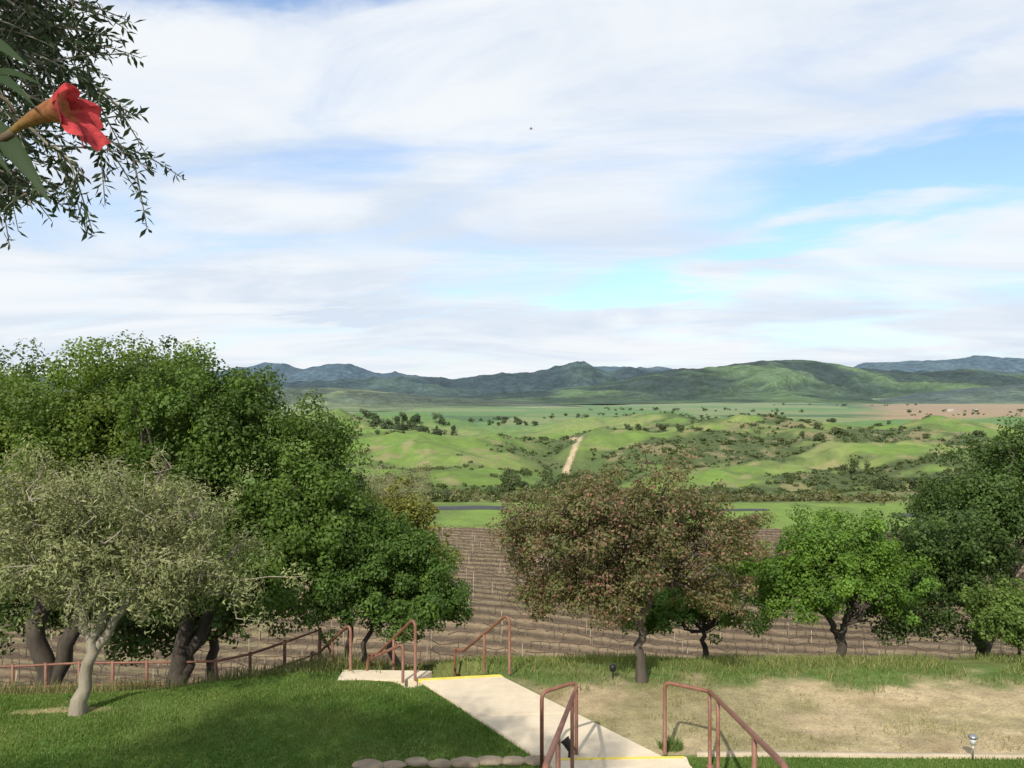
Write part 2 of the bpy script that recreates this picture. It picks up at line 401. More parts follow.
tree('flowering_tree',(2.05,13.45,T_(2.05,13.45)),[(1.98,13.45,1.1),(2.25,13.5,1.5),(1.7,13.5,1.45)],
     [((1.85,13.5,2.45),(1.25,1.3,1.05),1.7),((.8,13.4,2.2),(.9,1.0,.9),1),((3.0,13.6,2.1),(1.0,1.1,.85),1),((2.0,13.4,1.65),(1.6,1.1,.45),1.0),((.75,13.4,1.4),(.55,.7,.5),.45),((3.2,13.5,1.35),(.55,.7,.4),.35),((1.6,13.2,1.3),(.7,.6,.3),.35)],
     68000,.29,.056,.03,((.105,.118,.042),(.155,.145,.062),(.25,.14,.10),.20),31,160,tr=.085,leafm=M_leaf,nb=70,twigs=260,shell=.35,low=.8)
tree('oak_tree',(6.1,16,T_(6.1,16)),[(6.2,16,.2),(5.95,16.1,.35)],
     [((6.0,16,1.35),(1.0,1.1,.85),1.5),((5.2,16,.75),(.7,.8,.75),.8),((6.7,16,.8),(.65,.8,.8),.8)],
     64000,.29,.054,.038,((.08,.155,.024),(.125,.21,.03)),32,95,tr=.10,nb=26,low=.5)
tree('oak_tree',(3.85,17,T_(3.85,17)),[(3.8,17,-.2)],
     [((4.6,17,.6),(.95,.9,.7),1.2),((3.5,17,.15),(1.1,.9,.5),.9),((2.6,17.1,.2),(.8,.7,.5),.6)],
     36000,.27,.058,.04,((.08,.15,.025),(.12,.195,.03)),33,64,tr=.07,nb=16)
tree('oak_tree',(9.5,17.2,T_(9.5,17.2)),[(9.3,17.2,.2),(9.9,17.3,.5)],
     [((10.0,17.4,1.8),(1.6,1.5,1.3),1.6),((8.8,17.2,1.15),(1.2,1.2,1.1),1.1),((8.0,17,.35),(.85,.9,.75),.7),((11,17.5,2.6),(1.5,1.4,1.4),1)],
     86000,.42,.064,.046,DOAK,34,120,tr=.15,nb=30)
tree('oak_sapling',(9.0,15.2,T_(9.0,15.2)),[(9.0,15.2,.0)],
     [((9.0,15.2,.4),(.8,.7,.65),1.2),((9.6,15.2,.15),(.6,.6,.6),.6)],
     18000,.24,.058,.04,((.09,.145,.03),(.14,.20,.045)),35,44,tr=.04,nb=20)
# near olive tree that overhangs the view
tree('olive_tree',(-6.5,2.6,T_(-6.5,2.6)),[(-6.1,2.9,3.4),(-5.5,3.2,4.0)],
     [((-5.3,3.3,5.8),(1.6,1.3,1.0),1.4),((-4.0,2.9,6.5),(1.2,1.1,.8),1.1),((-6.8,3.1,5.6),(1.4,1.4,1.2),1),((-2.5,1.6,6.7),(1.1,.9,.6),.6)],
     52000,.42,.062,.022,((.05,.07,.035),(.09,.11,.06)),41,115,tr=.15,leafm=M_olive,bark=M_barkl,nb=50,twigs=100)
def shoots():
    r=np.random.default_rng(5); tb=TB(); LC=[];LN=[];LA=[];LL=[]
    def w(px,py,d): return np.array([(px-512)/F*d,d,H+(HY-py)/F*d])
    def leaves(P,step=.02,ll=.045):
        seg=np.linalg.norm(np.diff(P,axis=0),axis=1); tot=seg.sum(); cum=np.r_[0,np.cumsum(seg)]
        for s in np.arange(.03,tot,step):
            p=np.array([np.interp(s,cum,P[:,k]) for k in range(3)])
            i=min(np.searchsorted(cum,s)-1,len(P)-2); t=P[i+1]-P[i]; t/=np.linalg.norm(t)
            q=r.normal(size=3); q-=t*q.dot(t); q/=np.linalg.norm(q)
            for sg in (1,-1):
                if r.random()<.10: continue
                a=t*.75+q*sg*.75+r.normal(size=3)*.25+np.array([0,0,-.08]); a/=np.linalg.norm(a)
                l=ll*(.6+.7*r.random())
                LC.append(p+a*l*.52); LA.append(a); LL.append(l)
                LN.append(r.normal(size=3)+np.array([0,0,.4]))
    mains=[((-70,-60),(50,-10),(100,14),3.0),((-60,0),(50,15),(100,58),3.1),((-60,20),(60,60),(125,108),3.0),((-50,60),(60,100),(150,168),3.0),
           ((-50,90),(40,120),(85,180),2.9),((-60,110),(5,160),(32,205),3.0),((-70,150),(-15,180),(8,215),3.1),((-60,-30),(40,30),(85,45),3.3),
           ((-50,-80),(20,-20),(65,40),3.2),((-60,40),(0,70),(55,120),3.3),((-60,-20),(-5,40),(35,95),3.1),((-70,60),(-20,110),(20,155),3.2),
           ((-50,0),(-10,20),(30,60),2.9),((-60,-60),(0,-30),(55,8),3.1),((-40,-60),(10,0),(40,30),3.0),((-60,90),(-20,140),(22,185),3.3),((-60,10),(20,50),(75,88),3.4),
           ((-60,-40),(0,-10),(50,20),3.5),((-60,10),(-10,30),(25,40),3.6),((-60,30),(-20,60),(15,100),3.5),((-60,-60),(-20,-10),(20,10),3.3),((-60,120),(-20,150),(10,190),3.0)]
    for a,b,c,d in mains:
        A,B,Cw=w(*a,d+.15*r.normal()),w(*b,d),w(*c,d-.1)
        t=np.linspace(0,1,12)[:,None]
        P=(1-t)**2*A+2*t*(1-t)*B+t*t*Cw; P+=r.normal(size=P.shape)*.008
        tb.tube(P,np.linspace(.010,.0025,12),5,cap=False); leaves(P[6:])
        n=13
        for k in range(n):
            i=2+int(k*9/n); tdir=P[min(i+1,11)]-P[i-1]; tdir/=np.linalg.norm(tdir)
            o=r.normal(size=3)*np.array([1,.8,1]); o-=tdir*o.dot(tdir); o/=np.linalg.norm(o)
            dr=tdir*.8+o*.8; ln=.09+.15*r.random()
            u=np.linspace(0,1,6)[:,None]
            Q=P[i]+dr*u*ln+np.array([0,0,-.05])*u*u*(.3+r.random())
            tb.tube(Q,np.linspace(.004,.0015,6),4,cap=False); leaves(Q,.017,.042)
    e=empty('olive_branch')
    LCa=np.array(LC); L=np.array(LL)
    V,Fc=leaf_geo(LCa,np.array(LN),L,L*.29,r,ax=np.array(LA))
    C=np.array([.045,.062,.030])*(.6+.9*r.random(len(L)))[:,None]
    mesh_from('leaves',V,Fc,M_olive,col=np.repeat(C,4,0),parent=e)
    tb.obj('twigs',M_barkl,parent=e)
shoots()

# ------------------------------------------------------------ trumpet vine
M_stem=solid_mat('vine_stem',(.09,.06,.035),.7,60,.3,.2)
def petal_mat():
    m,nt,out=newmat('trumpet_petal')
    at=N(nt,'ShaderNodeAttribute',_attribute_name='Col')
    p=N(nt,'ShaderNodeBsdfPrincipled'); p.inputs['Roughness'].default_value=.65; p.inputs['Specular IOR Level'].default_value=.15
    tc=N(nt,'ShaderNodeTexCoord')
    f=maprange(nt,noise(nt,tc.outputs['Object'],160,4,.6),.3,.7,.65,1.35)
    c=mulcol(nt,at.outputs['Color'],f)
    nt.links.new(c,p.inputs['Base Color'])
    t=N(nt,'ShaderNodeBsdfTranslucent'); nt.links.new(c,t.inputs['Color'])
    mx=N(nt,'ShaderNodeMixShader'); mx.inputs[0].default_value=.35
    nt.links.new(p.outputs[0],mx.inputs[1]); nt.links.new(t.outputs[0],mx.inputs[2]); nt.links.new(mx.outputs[0],out.inputs[0]); return m
def trumpet():
    e=empty('trumpet_vine')
    def w(px,py,dd=.9): return np.array([(px-512)/F*dd,dd,H+(HY-py)/F*dd])
    A=w(0,138,.905); B=w(58,108,.888)
    ax=B-A; Ln=np.linalg.norm(ax); ax/=Ln
    a=np.cross(ax,[0,0,1.]); a/=np.linalg.norm(a); b=np.cross(ax,a)
    nu,nv=46,110; V=[];C=[]
    for i in range(nu):
        u=i/(nu-1)
        for j in range(nv):
            th=j/nv*2*math.pi; lobe=abs(math.cos(2.5*th+.5))**.5
            if u<.5:
                t=u/.5; rr=.003+.0105*t**1.5; z=t*Ln; t=0; droop=0
            else:
                t=(u-.5)/.5; rr=.0135+(.004+.018*lobe)*t**1.1; z=Ln+(.012+.033*lobe)*t*(1-.30*t)
                rr+=.0024*math.sin(th*11+t*5)*t*t; z+=.004*math.sin(th*9+2+t*3)*t*t; droop=-.021*t*t
            sag=.005*math.sin(min(u/.5,1)*math.pi)
            p=A+ax*z+(a*math.cos(th)+b*math.sin(th))*rr+np.array([0,0,sag+droop])
            V.append(p)
            g=min(u/.5,1)
            c=np.array([.20,.16,.045])*(1-g)+np.array([.34,.13,.06])*g
            if u>.5:
                q=min(t*3,1); c=c*(1-q)+np.array([.46,.05,.055])*q
                c=c*(.62+.5*lobe)
            C.append(c)
    V=np.array(V);ix=np.arange(nu*nv).reshape(nu,nv); nx=np.roll(ix,-1,1)
    Fc=np.stack([ix[:-1],nx[:-1],nx[1:],ix[1:]],-1).reshape(-1,4)
    mesh_from('flower',V,Fc,petal_mat(),col=np.array(C),smooth=True,parent=e)
    tb=TB()
    tb.tube(np.array([A-ax*.014,A-ax*.004,A+ax*.008,A+ax*.016]),[.002,.0048,.0052,.0045],10)
    O=w(-60,60,.98)
    tb.tube(np.array([O,w(-30,105,.96),w(-14,128,.94),A-ax*.012]),[.003,.0025,.002,.0018],6)
    tb.tube(np.array([w(-90,-60,1.0),w(-60,60,.98),w(-50,160,.97)]),[.004,.0035,.003],6)
    tb.tube(np.array([w(-60,60,.98),w(-20,84,.93),w(6,100,.9),w(14,112,.9)]),[.0025,.002,.0016,.0014],6)
    tb.obj('stem',M_stem,parent=e)
    LV=[];LF=[];n0=0
    for (p0,p1,wd) in [((-30,112),(50,204),.026),((-50,120),(10,175),.018),((-35,70),(34,106),.013),((-30,80),(40,84),.010),((-60,30),(28,66),.018),((14,112),(24,78),.007),((-50,150),(-2,210),.018)]:
        a0=w(*p0,.93);a1=w(*p1,.87); dr=a1-a0; ln=np.linalg.norm(dr); dr/=ln
        sd=np.cross(dr,[0.1,-.95,.2]); sd/=np.linalg.norm(sd); nn=np.cross(sd,dr)
        K=14
        for i in range(K):
            t=i/(K-1); ww=wd*math.sin(math.pi*min(1,t**.8*.98+.01))*(1.05-.3*t)
            c=a0+dr*ln*t+np.array([0,0,.012])*math.sin(t*math.pi)
            LV+= [c-sd*ww*.5+nn*ww*.15,c,c+sd*ww*.5+nn*ww*.15]
            if i: 
                q=n0+(i-1)*3; LF+=[(q,q+1,q+4,q+3),(q+1,q+2,q+5,q+4)]
        n0+=K*3
    mesh_from('leaves',np.array(LV),np.array(LF),M_leaf,col=np.tile([.028,.05,.018],(n0,1)),smooth=True,parent=e)
trumpet()

# ------------------------------------------------------------ walkway, steps, kerbs
def slab(name,poly,z0,z1,mat,parent=None,bev=.012):
    import bmesh
    bm=bmesh.new(); vs=[bm.verts.new((x,y,z0)) for x,y in poly]
    f=bm.faces.new(vs); bmesh.ops.recalc_face_normals(bm,faces=[f])
    r=bmesh.ops.extrude_face_region(bm,geom=[f]); 
    for v in r['geom']:
        if isinstance(v,bmesh.types.BMVert): v.co.z=z1
    bmesh.ops.recalc_face_normals(bm,faces=bm.faces)
    if bev: bmesh.ops.bevel(bm,geom=[e for e in bm.edges if min(v.co.z for v in e.verts)>z1-.001],offset=bev,segments=2,affect='EDGES')
    me=bpy.data.meshes.new(name); bm.to_mesh(me); bm.free(); me.materials.append(mat)
    ob=bpy.data.objects.new(name,me); scene.collection.objects.link(ob)
    if parent: ob.parent=parent
    return ob
wk=empty('walkway')
slab('landing_near',[(.52,10.25),(1.98,10.33),(1.86,10.62),(.90,12.05),(-.52,11.93),(.30,10.6)],-.2,.035,M_conc,wk)
slab('landing_far',[(.892,12.062),(-.20,13.68),(-1.48,13.47),(-.528,11.942)],-.2,.035,M_conc,wk)
slab('side_path',[(-1.50,13.47),(-1.30,13.9),(-2.75,13.95),(-2.75,13.42)],-.3,.03,M_conc,wk)
slab('nosing_far',[(-1.46,13.38),(-1.48,13.468),(-.20,13.678),(-.14,13.59)],.0,.041,M_yel,wk,0)
st=empty('steps')
for i in range(9):
    y1=10.26-.58*i; dx=-.02-.06*i
    slab('tread',[(.5+dx,y1-.60),(2.1+dx,y1-.53),(2.12+dx,y1+.06),(.52+dx,y1)],-.3+.14*i,.035+.14*(i+1)-.02,M_conc,st)
    if i==0: slab('nosing',[(.54+dx,y1-.06),(2.09+dx,y1),(2.09+dx,y1+.052),(.54+dx,y1-.004)],.03,.16,M_yel,st,0)
st2=empty('steps')
dirv=np.array([DX,DY])
for i in range(10):
    o=dirv*.30*i; z=.035-.17*(i+1)
    p=[(-1.48+o[0],13.49+o[1]),(-.20+o[0],13.70+o[1]),(-.20+o[0]+dirv[0]*.3,13.70+o[1]+dirv[1]*.3),(-1.48+o[0]+dirv[0]*.3,13.49+o[1]+dirv[1]*.3)]
    slab('tread',p,z-.3,z,M_conc,st2)
xs=np.linspace(2.3,13,60); yk=10.66+.05*np.sin(xs*.6)
V=[];Fk=[]
for i,(x,y) in enumerate(zip(xs,yk)):
    z=T_(x,y)
    V+=[(x,y-.045,z-.1),(x,y-.045,z+.03),(x,y-.035,z+.04),(x,y+.035,z+.04),(x,y+.045,z+.03),(x,y+.045,z-.1)]
    if i:
        q=(i-1)*6
        for k in range(5): Fk.append((q+k,q+k+1,q+k+7,q+k+6))
mesh_from('kerb',np.array(V),np.array(Fk),M_curb)
def stones():
    import bmesh
    r=np.random.default_rng(12); V=[];Fs=[];n0=0
    bm=bmesh.new(); bmesh.ops.create_icosphere(bm,subdivisions=3,radius=1)
    sv=np.array([v.co[:] for v in bm.verts]); sf=np.array([[v.index for v in f.verts] for f in bm.faces]); bm.free()
    xs=[-1.72,-1.42,-1.15,-.86,-.57,-.28,.02,.30]
    for i,x in enumerate(xs):
        y=10.36+.16*math.exp(-((x-.1)/.6)**2)+.02*r.normal()-.08*(x<-1.3)
        s=np.array([.175,.11,.055])*(.85+.3*r.random())
        q=sv*s*(1+.35*(fbm(sv[:,0]*1.4+i*5,sv[:,1]*1.4+sv[:,2]*1.7,3)-.5)[:,None])
        q[:,2]=np.clip(q[:,2],-.05,.036)
        V.append(q+np.array([x,y,T_(x,y)+.03])); Fs.append(sf+n0); n0+=len(sv)
    mesh_from('stone_edging',np.concatenate(V),np.concatenate(Fs),M_stone,smooth=True)
stones()

# ------------------------------------------------------------ handrails
def rail(segs,posts,name='handrail'):
    e=empty(name); tb=TB()
    for s in segs:
        P=np.array(s,float); Q=[P[0]]
        for i in range(1,len(P)-1):
            a=P[i-1]-P[i]; b=P[i+1]-P[i]; ra=min(.09,np.linalg.norm(a)*.4); 
            a=a/np.linalg.norm(a)*ra; b=b/np.linalg.norm(b)*ra
            for t in (0,.25,.5,.75,1): Q.append((1-t)**2*(P[i]+a)+2*t*(1-t)*P[i]+t*t*(P[i]+b))
        Q.append(P[-1]); tb.tube(np.array(Q),.024,10)
    tb.obj('rail',M_rust,parent=e)
    tb=TB()
    for x,y,z0,z1 in posts:
        tb.tube(np.array([(x,y,z0),(x,y,(z0+z1)/2),(x,y,z1)]),.022,10)
        tb.tube(np.array([(x,y,z0+.03),(x,y,z0+.045)]),.05,12)
    tb.obj('posts',M_rust,parent=e)
h=.93
rail([[(1.90,10.66,.04),(1.90,10.66,h),(2.38,10.32,h),(1.79,5.6,2.07),(1.78,5.5,1.2)]],[(2.38,10.32,0,h),(2.27,9.45,.18,1.13),(1.95,6.9,.75,1.76)])
rail([[(.80,10.66,.04),(.80,10.66,h),(.36,10.34,h-.02),(.36,10.34,.0)],[(.80,10.60,h-.04),(.217,5.6,2.07),(.216,5.5,1.2)]],[(.66,9.4,.2,1.16),(.37,6.9,.75,1.73)])
def frail(x,y,n=1.45,z=h,sl=.62):
    p=np.array([x,y]); a=p+dirv*n; b=p+dirv*(n+.25)
    rail([[(x,y,.03),(x,y,z),(*(p+dirv*.12),z),(*a,z-sl*n),(*b,z-sl*n),(*b,z-sl*n-.9)]],[(*(p+dirv*.75),-.35,z-.62*.66),])
frail(-.04,13.72); frail(-1.52,13.45); 
frail(-2.62,13.9,z=.72,sl=.55)
rail([[(-1.7,13.35,.02),(-1.7,13.35,.62),(-2.35,13.9,.2),(-2.35,13.9,-.2)]],[])
fe=empty('fence'); tb=TB(); tp=TB()
fx=np.linspace(-10.6,-2.9,12)
fyv=17.0-.12*(fx+10)-.10*np.maximum(fx+5.5,0)*1.0
tops=[]
for x,y in zip(fx,fyv):
    z=T_(x,y)-.12; tp.tube(np.array([(x,y,z-.2),(x,y,z+.4),(x,y,z+.92)]),.032,8); tops.append((x,y,z))
tops=np.array(tops)
for hh in (.88,.45): tb.tube(tops+np.array([0,0,hh]),.024,7)
tb.obj('rails',M_rust,parent=fe); tp.obj('posts',M_rust,parent=fe)

# ------------------------------------------------------------ garden lights
M_blk=solid_mat('black_plastic',(.02,.02,.022),.4,30,.2,.1); M_wh=solid_mat('frosted_lens',(.5,.52,.52),.3,30,.1,.05)
M_st=solid_mat('brushed_steel',(.35,.35,.36),.35,40,.15,.1,metal=.8)
def lathe(name,prof,loc,mat,parent,axis=None,n=24):
    V=[];Fl=[]
    for i,(r_,z_) in enumerate(prof):
        for j in range(n):
            th=j/n*2*math.pi; V.append((r_*math.cos(th),r_*math.sin(th),z_))
        if i:
            for j in range(n): k=(j+1)%n; Fl.append(((i-1)*n+j,(i-1)*n+k,i*n+k,i*n+j))
    V=np.array(V)
    if axis is not None:
        q=Vector((0,0,1)).rotation_difference(Vector(axis)); R=np.array(q.to_matrix()); V=V@R.T
    return mesh_from(name,V+np.array(loc),np.array(Fl),mat,smooth=True,parent=parent)
gl=empty('garden_light'); gx0,gy0=5.67,10.55; gz=T_(gx0,gy0)
lathe('stake',[(.001,0),(.009,.0),(.009,.22),(.001,.22)],(gx0,gy0,gz),M_st,gl)
lathe('lens',[(.001,.2),(.030,.205),(.038,.28),(.001,.281)],(gx0,gy0,gz),M_wh,gl)
lathe('cap',[(.001,.279),(.055,.282),(.058,.295),(.045,.315),(.012,.328),(.001,.33)],(gx0,gy0,gz),M_st,gl)
sp=empty('landscape_spotlight'); sx,sy=.70,10.45
lathe('base',[(.001,0),(.06,0),(.06,.03),(.02,.04),(.014,.14),(.001,.14)],(sx,sy,.03),M_blk,sp)
lathe('housing',[(.001,-.07),(.04,-.07),(.05,-.03),(.055,.08),(.062,.085),(.062,.1),(.05,.1),(.05,.08),(.001,.08)],(sx,sy,.22),M_blk,sp,axis=(-.6,.3,.75))
lathe('lens',[(.001,.0),(.049,.0),(.04,.006),(.001,.012)],np.array((sx,sy,.22))+np.array((-.6,.3,.75))*.088,M_wh,sp,axis=(-.6,.3,.75))
sp2=empty('garden_light'); z_=T_(1.6,13.6)
lathe('stake',[(.001,0),(.01,0),(.01,.15),(.001,.15)],(1.6,13.6,z_),M_blk,sp2)
lathe('head',[(.001,.12),(.045,.13),(.055,.2),(.03,.235),(.001,.24)],(1.6,13.6,z_),M_blk,sp2)

# ------------------------------------------------------------ grass
def blades(name,n,xr,yr,mask,hmin,hmax,wd,c0,c1,seed,lean=.5,dryf=.05):
    r=np.random.default_rng(seed)
    x=r.uniform(*xr,n); y=r.uniform(*yr,n)
    k=mask(x,y,r); x=x[k];y=y[k]; n=len(x)
    z=terr(x,y); hh=(hmin+(hmax-hmin)*r.random(n)**1.5)*(.5+1.0*fbm(x*1.3,y*1.3,3))
    th=r.random(n)*2*math.pi; w_=wd*(.6+.8*r.random(n))
    a=np.stack([np.cos(th),np.sin(th),0*th],1)*w_[:,None]/2
    th2=r.random(n)*2*math.pi; l=hh*lean*r.random(n)
    b=np.stack([x,y,z-.005],1); tp_=b+np.stack([np.cos(th2)*l,np.sin(th2)*l,hh],1); md=b+(tp_-b)*.55+np.array([0,0,1])*(hh*.12)[:,None]
    V=np.stack([b-a,b+a,md+a*.7,tp_,md-a*.7],1).reshape(-1,3)
    base=(np.arange(n)*5)[:,None]
    Fc=base+np.array([[0,1,2,4]]); tri=base+np.array([[4,2,3]])
    me=bpy.data.meshes.new(name); V=V.astype(np.float32)
    me.vertices.add(len(V)); me.vertices.foreach_set('co',V.ravel())
    loops=np.concatenate([Fc.ravel(),tri.ravel()]).astype(np.int32)
    me.loops.add(len(loops)); me.loops.foreach_set('vertex_index',loops)
    me.polygons.add(2*n); me.polygons.foreach_set('loop_start',np.concatenate([np.arange(n)*4,4*n+np.arange(n)*3]).astype(np.int32))
    me.update(calc_edges=True)
    h_=np.clip(.5*r.random(n)+1.6*(fbm(x*.9+3,y*.9,4)-.36),0,1)[:,None]
    C=(np.array(c0)*(1-h_)+np.array(c1)*h_)*(.75+.5*r.random(n))[:,None]
    dry=r.random(n)<dryf; C[dry]=np.array([.30,.26,.12])
    ca=me.color_attributes.new('Col','FLOAT_COLOR','POINT'); CC=np.ones((5*n,4),np.float32); CC[:,:3]=np.repeat(C,5,0)
    ca.data.foreach_set('color',CC.ravel()); me.materials.append(M_grass)
    ob=bpy.data.objects.new(name,me); scene.collection.objects.link(ob); return ob
def lawn_mask(x,y,r):
    w_=(x<wl(y)-.02+.05*r.random(len(x)))&(y<14.6-1.0*ss(-3,-6,x))&(y>9.7)
    w_&=~((np.abs(x+6.4)<.7)&(np.abs(y-12.15)<.12)&(r.random(len(x))<.85))
    w_&=~((x>-2.8)&(x<-1.3)&(y>13.36)&(y<13.97))
    return w_
blades('lawn_grass',230000,(-10,.6),(9.8,14.6),lawn_mask,.02,.055,.009,(.08,.155,.028),(.165,.225,.058),1,.7)
blades('lawn_grass',30000,(2.1,9),(9.7,10.62),lambda x,y,r:(y<10.62),.02,.05,.009,(.09,.16,.033),(.15,.21,.05),2,.7)
def tall_mask(x,y,r):
    d=13.25+(fbm(x*1.5,y*0+2,4)-.5)*1.7
    ok=(y>d)&(y<17.5)&~((x<wr(np.minimum(y,13.7))+.15)&(y<13.75))
    t=(x-SX)*DX+(y-SY)*DY; l=(x-SX)*(-DY)+(y-SY)*DX
    ok&=~((np.abs(l)<.85)&(t>0)&(t<3.6))
    return ok&(r.random(len(x))<.2+.8*ss(13.2,14.8,y))&(fbm(x*.9+4,y*.9,3)>.36)
blades('tall_grass',66000,(-4.2,12.5),(12.9,17.5),tall_mask,.03,.17,.012,(.11,.165,.04),(.21,.235,.08),3,1.0,.14)
def tuft_mask(x,y,r):
    f=fbm(x*1.8+5,y*1.8,4)
    return (x>wr(y)+.1)&(y>10.8)&(y<13.6)&(r.random(len(x))<ss(.46,.70,f))
blades('dry_grass_tufts',26000,(0,11),(10.75,13.7),tuft_mask,.015,.07,.008,(.19,.19,.08),(.28,.25,.12),4,.9,.2)
blades('grass_tuft',500,(1.85,2.2),(10.8,11.05),lambda x,y,r:((x-2.02)**2+(y-10.92)**2<.02),.04,.15,.010,(.07,.13,.03),(.12,.18,.05),6,.9)
blades('hillside_grass',30000,(-12,-2.5),(13.2,18),lambda x,y,r:(y>13.9)&(r.random(len(x))<.7),.05,.3,.015,(.12,.14,.05),(.24,.22,.10),5,.7)
r=np.random.default_rng(77); n=900; x=r.uniform(0,10,n); y=r.uniform(10.8,13.4,n); k=x>wr(y)+.1; x=x[k];y=y[k]; n=len(x)
s=.005+.013*r.random(n)**3; z=terr(x,y)
V,Fc=prisms(np.stack([x,y,z-.003],1),np.stack([x+s*.2,y,z+s],1),s,s*.55)
mesh_from('pebbles',V,Fc,M_stone)

# ------------------------------------------------------------ vineyard
r=np.random.default_rng(9)
ca_,sa_=math.cos(ROWA),math.sin(ROWA)
P0=[];P1=[];R0=[];R1=[];CL=[]
def add(a,b,r0,r1,c,jit=.25):
    if not len(a): return
    cc=np.tile(c,(len(a),1))*(1-jit+2*jit*r.random((len(a),1)))
    P0.append(a);P1.append(b);R0.append(np.ones(len(a))*r0);R1.append(np.ones(len(a))*r1);CL.append(cc)
def inside(a): return (a[:,1]>50+1.5*np.sin(a[:,0]/9))&(a[:,1]<127.5)&(np.abs(a[:,0])<.78*a[:,1])
for i in range(-8,52):
    off=R0_+i*RS+.12*r.normal()
    def pt(s_,z_,jit=0):
        wob=.18*np.sin(s_/11.+i)
        x=s_*ca_-(off+wob)*sa_+jit*r.normal(size=len(s_)); y=s_*sa_+(off+wob)*ca_+jit*r.normal(size=len(s_)); return np.stack([x,y,terr(x,y)+z_],1)
    s=np.arange(-110,110,.75); c0=pt(s,.62,.0); c0[:,2]+=.13*r.normal(size=len(s)); c0[:,1]+=.07*r.normal(size=len(s))
    k=inside(c0[:-1])&inside(c0[1:])&(r.random(len(s)-1)>.14)
    add(c0[:-1][k],c0[1:][k],.030,.022,(.085,.062,.044),.35)
    a=c0[:-1][k]; a=a[r.random(len(a))<.75]; g=a.copy(); g[:,0]+=.12*r.normal(size=len(a)); g[:,2]=terr(g[:,0],g[:,1])-.03
    add(g,a,.032,.026,(.085,.062,.045),.35)
    s2=np.arange(-110,110,.22); b=pt(s2,.58,.07); b=b[inside(b)]
    b1=b+np.stack([.14*r.normal(size=len(b)),.14*r.normal(size=len(b)),.06+.42*r.random(len(b))**2],1)
    add(b,b1,.013,.008,(.145,.103,.068),.5)
    sp_=np.arange(-110,110,7.2)+r.random()*5; a=pt(sp_,-.05,.02); a=a[inside(a)]
    add(a,a+np.array([0,0,1.15]),.024,.024,(.28,.23,.175))
V,Fc=prisms(np.concatenate(P0),np.concatenate(P1),np.concatenate(R0),np.concatenate(R1))
M_vine=solid_mat('vine_wood',(0,0,0),.9,20,.3,.3,attr=True)
mesh_from('vineyard_rows',V,Fc,M_vine,col=np.repeat(np.concatenate(CL),8,0))

# ------------------------------------------------------------ scrub and distant trees
def bushes(name,x,y,sx,sz,cols,nl,lf,seed,zoff=.0):
    r=np.random.default_rng(seed); n=len(x); z=terr(x,y)
    c=np.stack([x,y,z+sz*.38+zoff],1)
    lob=r.normal(size=(n,6,3)); lob/=np.linalg.norm(lob,axis=2)[...,None]
    lob*=.55*r.random((n,6,1))+.15
    j=r.integers(0,6,(n,nl)); d=r.normal(size=(n,nl,3)); d/=np.linalg.norm(d,axis=2)[...,None]
    off=np.take_along_axis(lob,j[...,None].repeat(3,2),1)+d*(.38*r.random((n,nl,1))**.4)
    off[...,2]=np.where(off[...,2]<-.45,-off[...,2]*.5,off[...,2])
    S=np.stack([sx,sx,sz*.62],1)[:,None,:]
    P=(c[:,None,:]+off*S).reshape(-1,3)
    nrm=(off+np.array([0,0,.3])+.35*r.normal(size=off.shape)+d*.5).reshape(-1,3)
    L=np.repeat(lf*sx,nl)*(.6+.8*r.random(n*nl))
    V,Fc=leaf_geo(P,nrm,L,L*.75,r)
    h=r.random((n,1)); C=np.array(cols[0])*(1-h)+np.array(cols[1])*h
    C=np.repeat(C,nl,0)*(.7+.6*r.random((n*nl,1)))
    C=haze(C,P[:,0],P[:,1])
    mesh_from(name,V,Fc,M_leaf,col=np.repeat(C,4,0))
r=np.random.default_rng(50)
n=60000; y=np.exp(r.uniform(np.log(172),np.log(600),n)); x=r.uniform(-.72,.75,n)*y
f=fbm(x/34+9,y/22,5,.6)+.07*ss(-10,80,x-.05*y)-.02+.16*ravine(x,y)
k=(f>.54+.06*r.random(n)); x=x[k];y=y[k]
if len(x)>9000: x=x[:9000];y=y[:9000]
n=len(x); print('scrub',n)
sx=(.4+1.7*r.random(n)**2.4)*(1+.3*ss(300,500,y))
bushes('hillside_scrub',x,y,sx,sx*.85,((.065,.09,.03),(.115,.135,.048)),26,.50,51)
n=700; y=r.normal(178,8,n); x=r.uniform(-.7,.75,n)*y*1.0
k=(fbm(x/18,y/18+5,3)>.46); x=x[k];y=y[k];n=len(x); sx=.7+1.4*r.random(n)
bushes('willow_thicket',x,y,sx,sx*1.4,((.11,.11,.052),(.17,.17,.075)),80,.30,52)
def group(name,items,cols,seed,nl=500,lf=.16):
    it=np.array(items,float); bushes(name,gx(it[:,0],it[:,1]),it[:,1],it[:,2],it[:,3],cols,nl,lf,seed)
r=np.random.default_rng(60)
def spread(p0,p1,d0,d1,n,w0,w1,h0,h1):
    return [(r.uniform(p0,p1),r.uniform(d0,d1),*( (lambda q:(w0+(w1-w0)*q,h0+(h1-h0)*q))(r.random()**1.6))) for _ in range(n)]
def cluster(name,n0,d0,d1,th,sc,w0,w1,cols,seed,nl):
    r=np.random.default_rng(seed); y=np.exp(r.uniform(np.log(d0),np.log(d1),n0)); x=r.uniform(-.7,.75,n0)*y
    k=fbm(x/sc+seed,y/(sc*.45),4)>th; x=x[k];y=y[k]; sx=w0+(w1-w0)*r.random(len(x))**1.5
    bushes(name,x,y,sx,sx*1.0,cols,nl,.34,seed)
group('distant_trees',spread(500,580,215,300,34,1.2,4.2,2,7)+spread(430,500,170,180,8,1.5,2.5,2.5,4),((.06,.085,.03),(.10,.125,.045)),61)
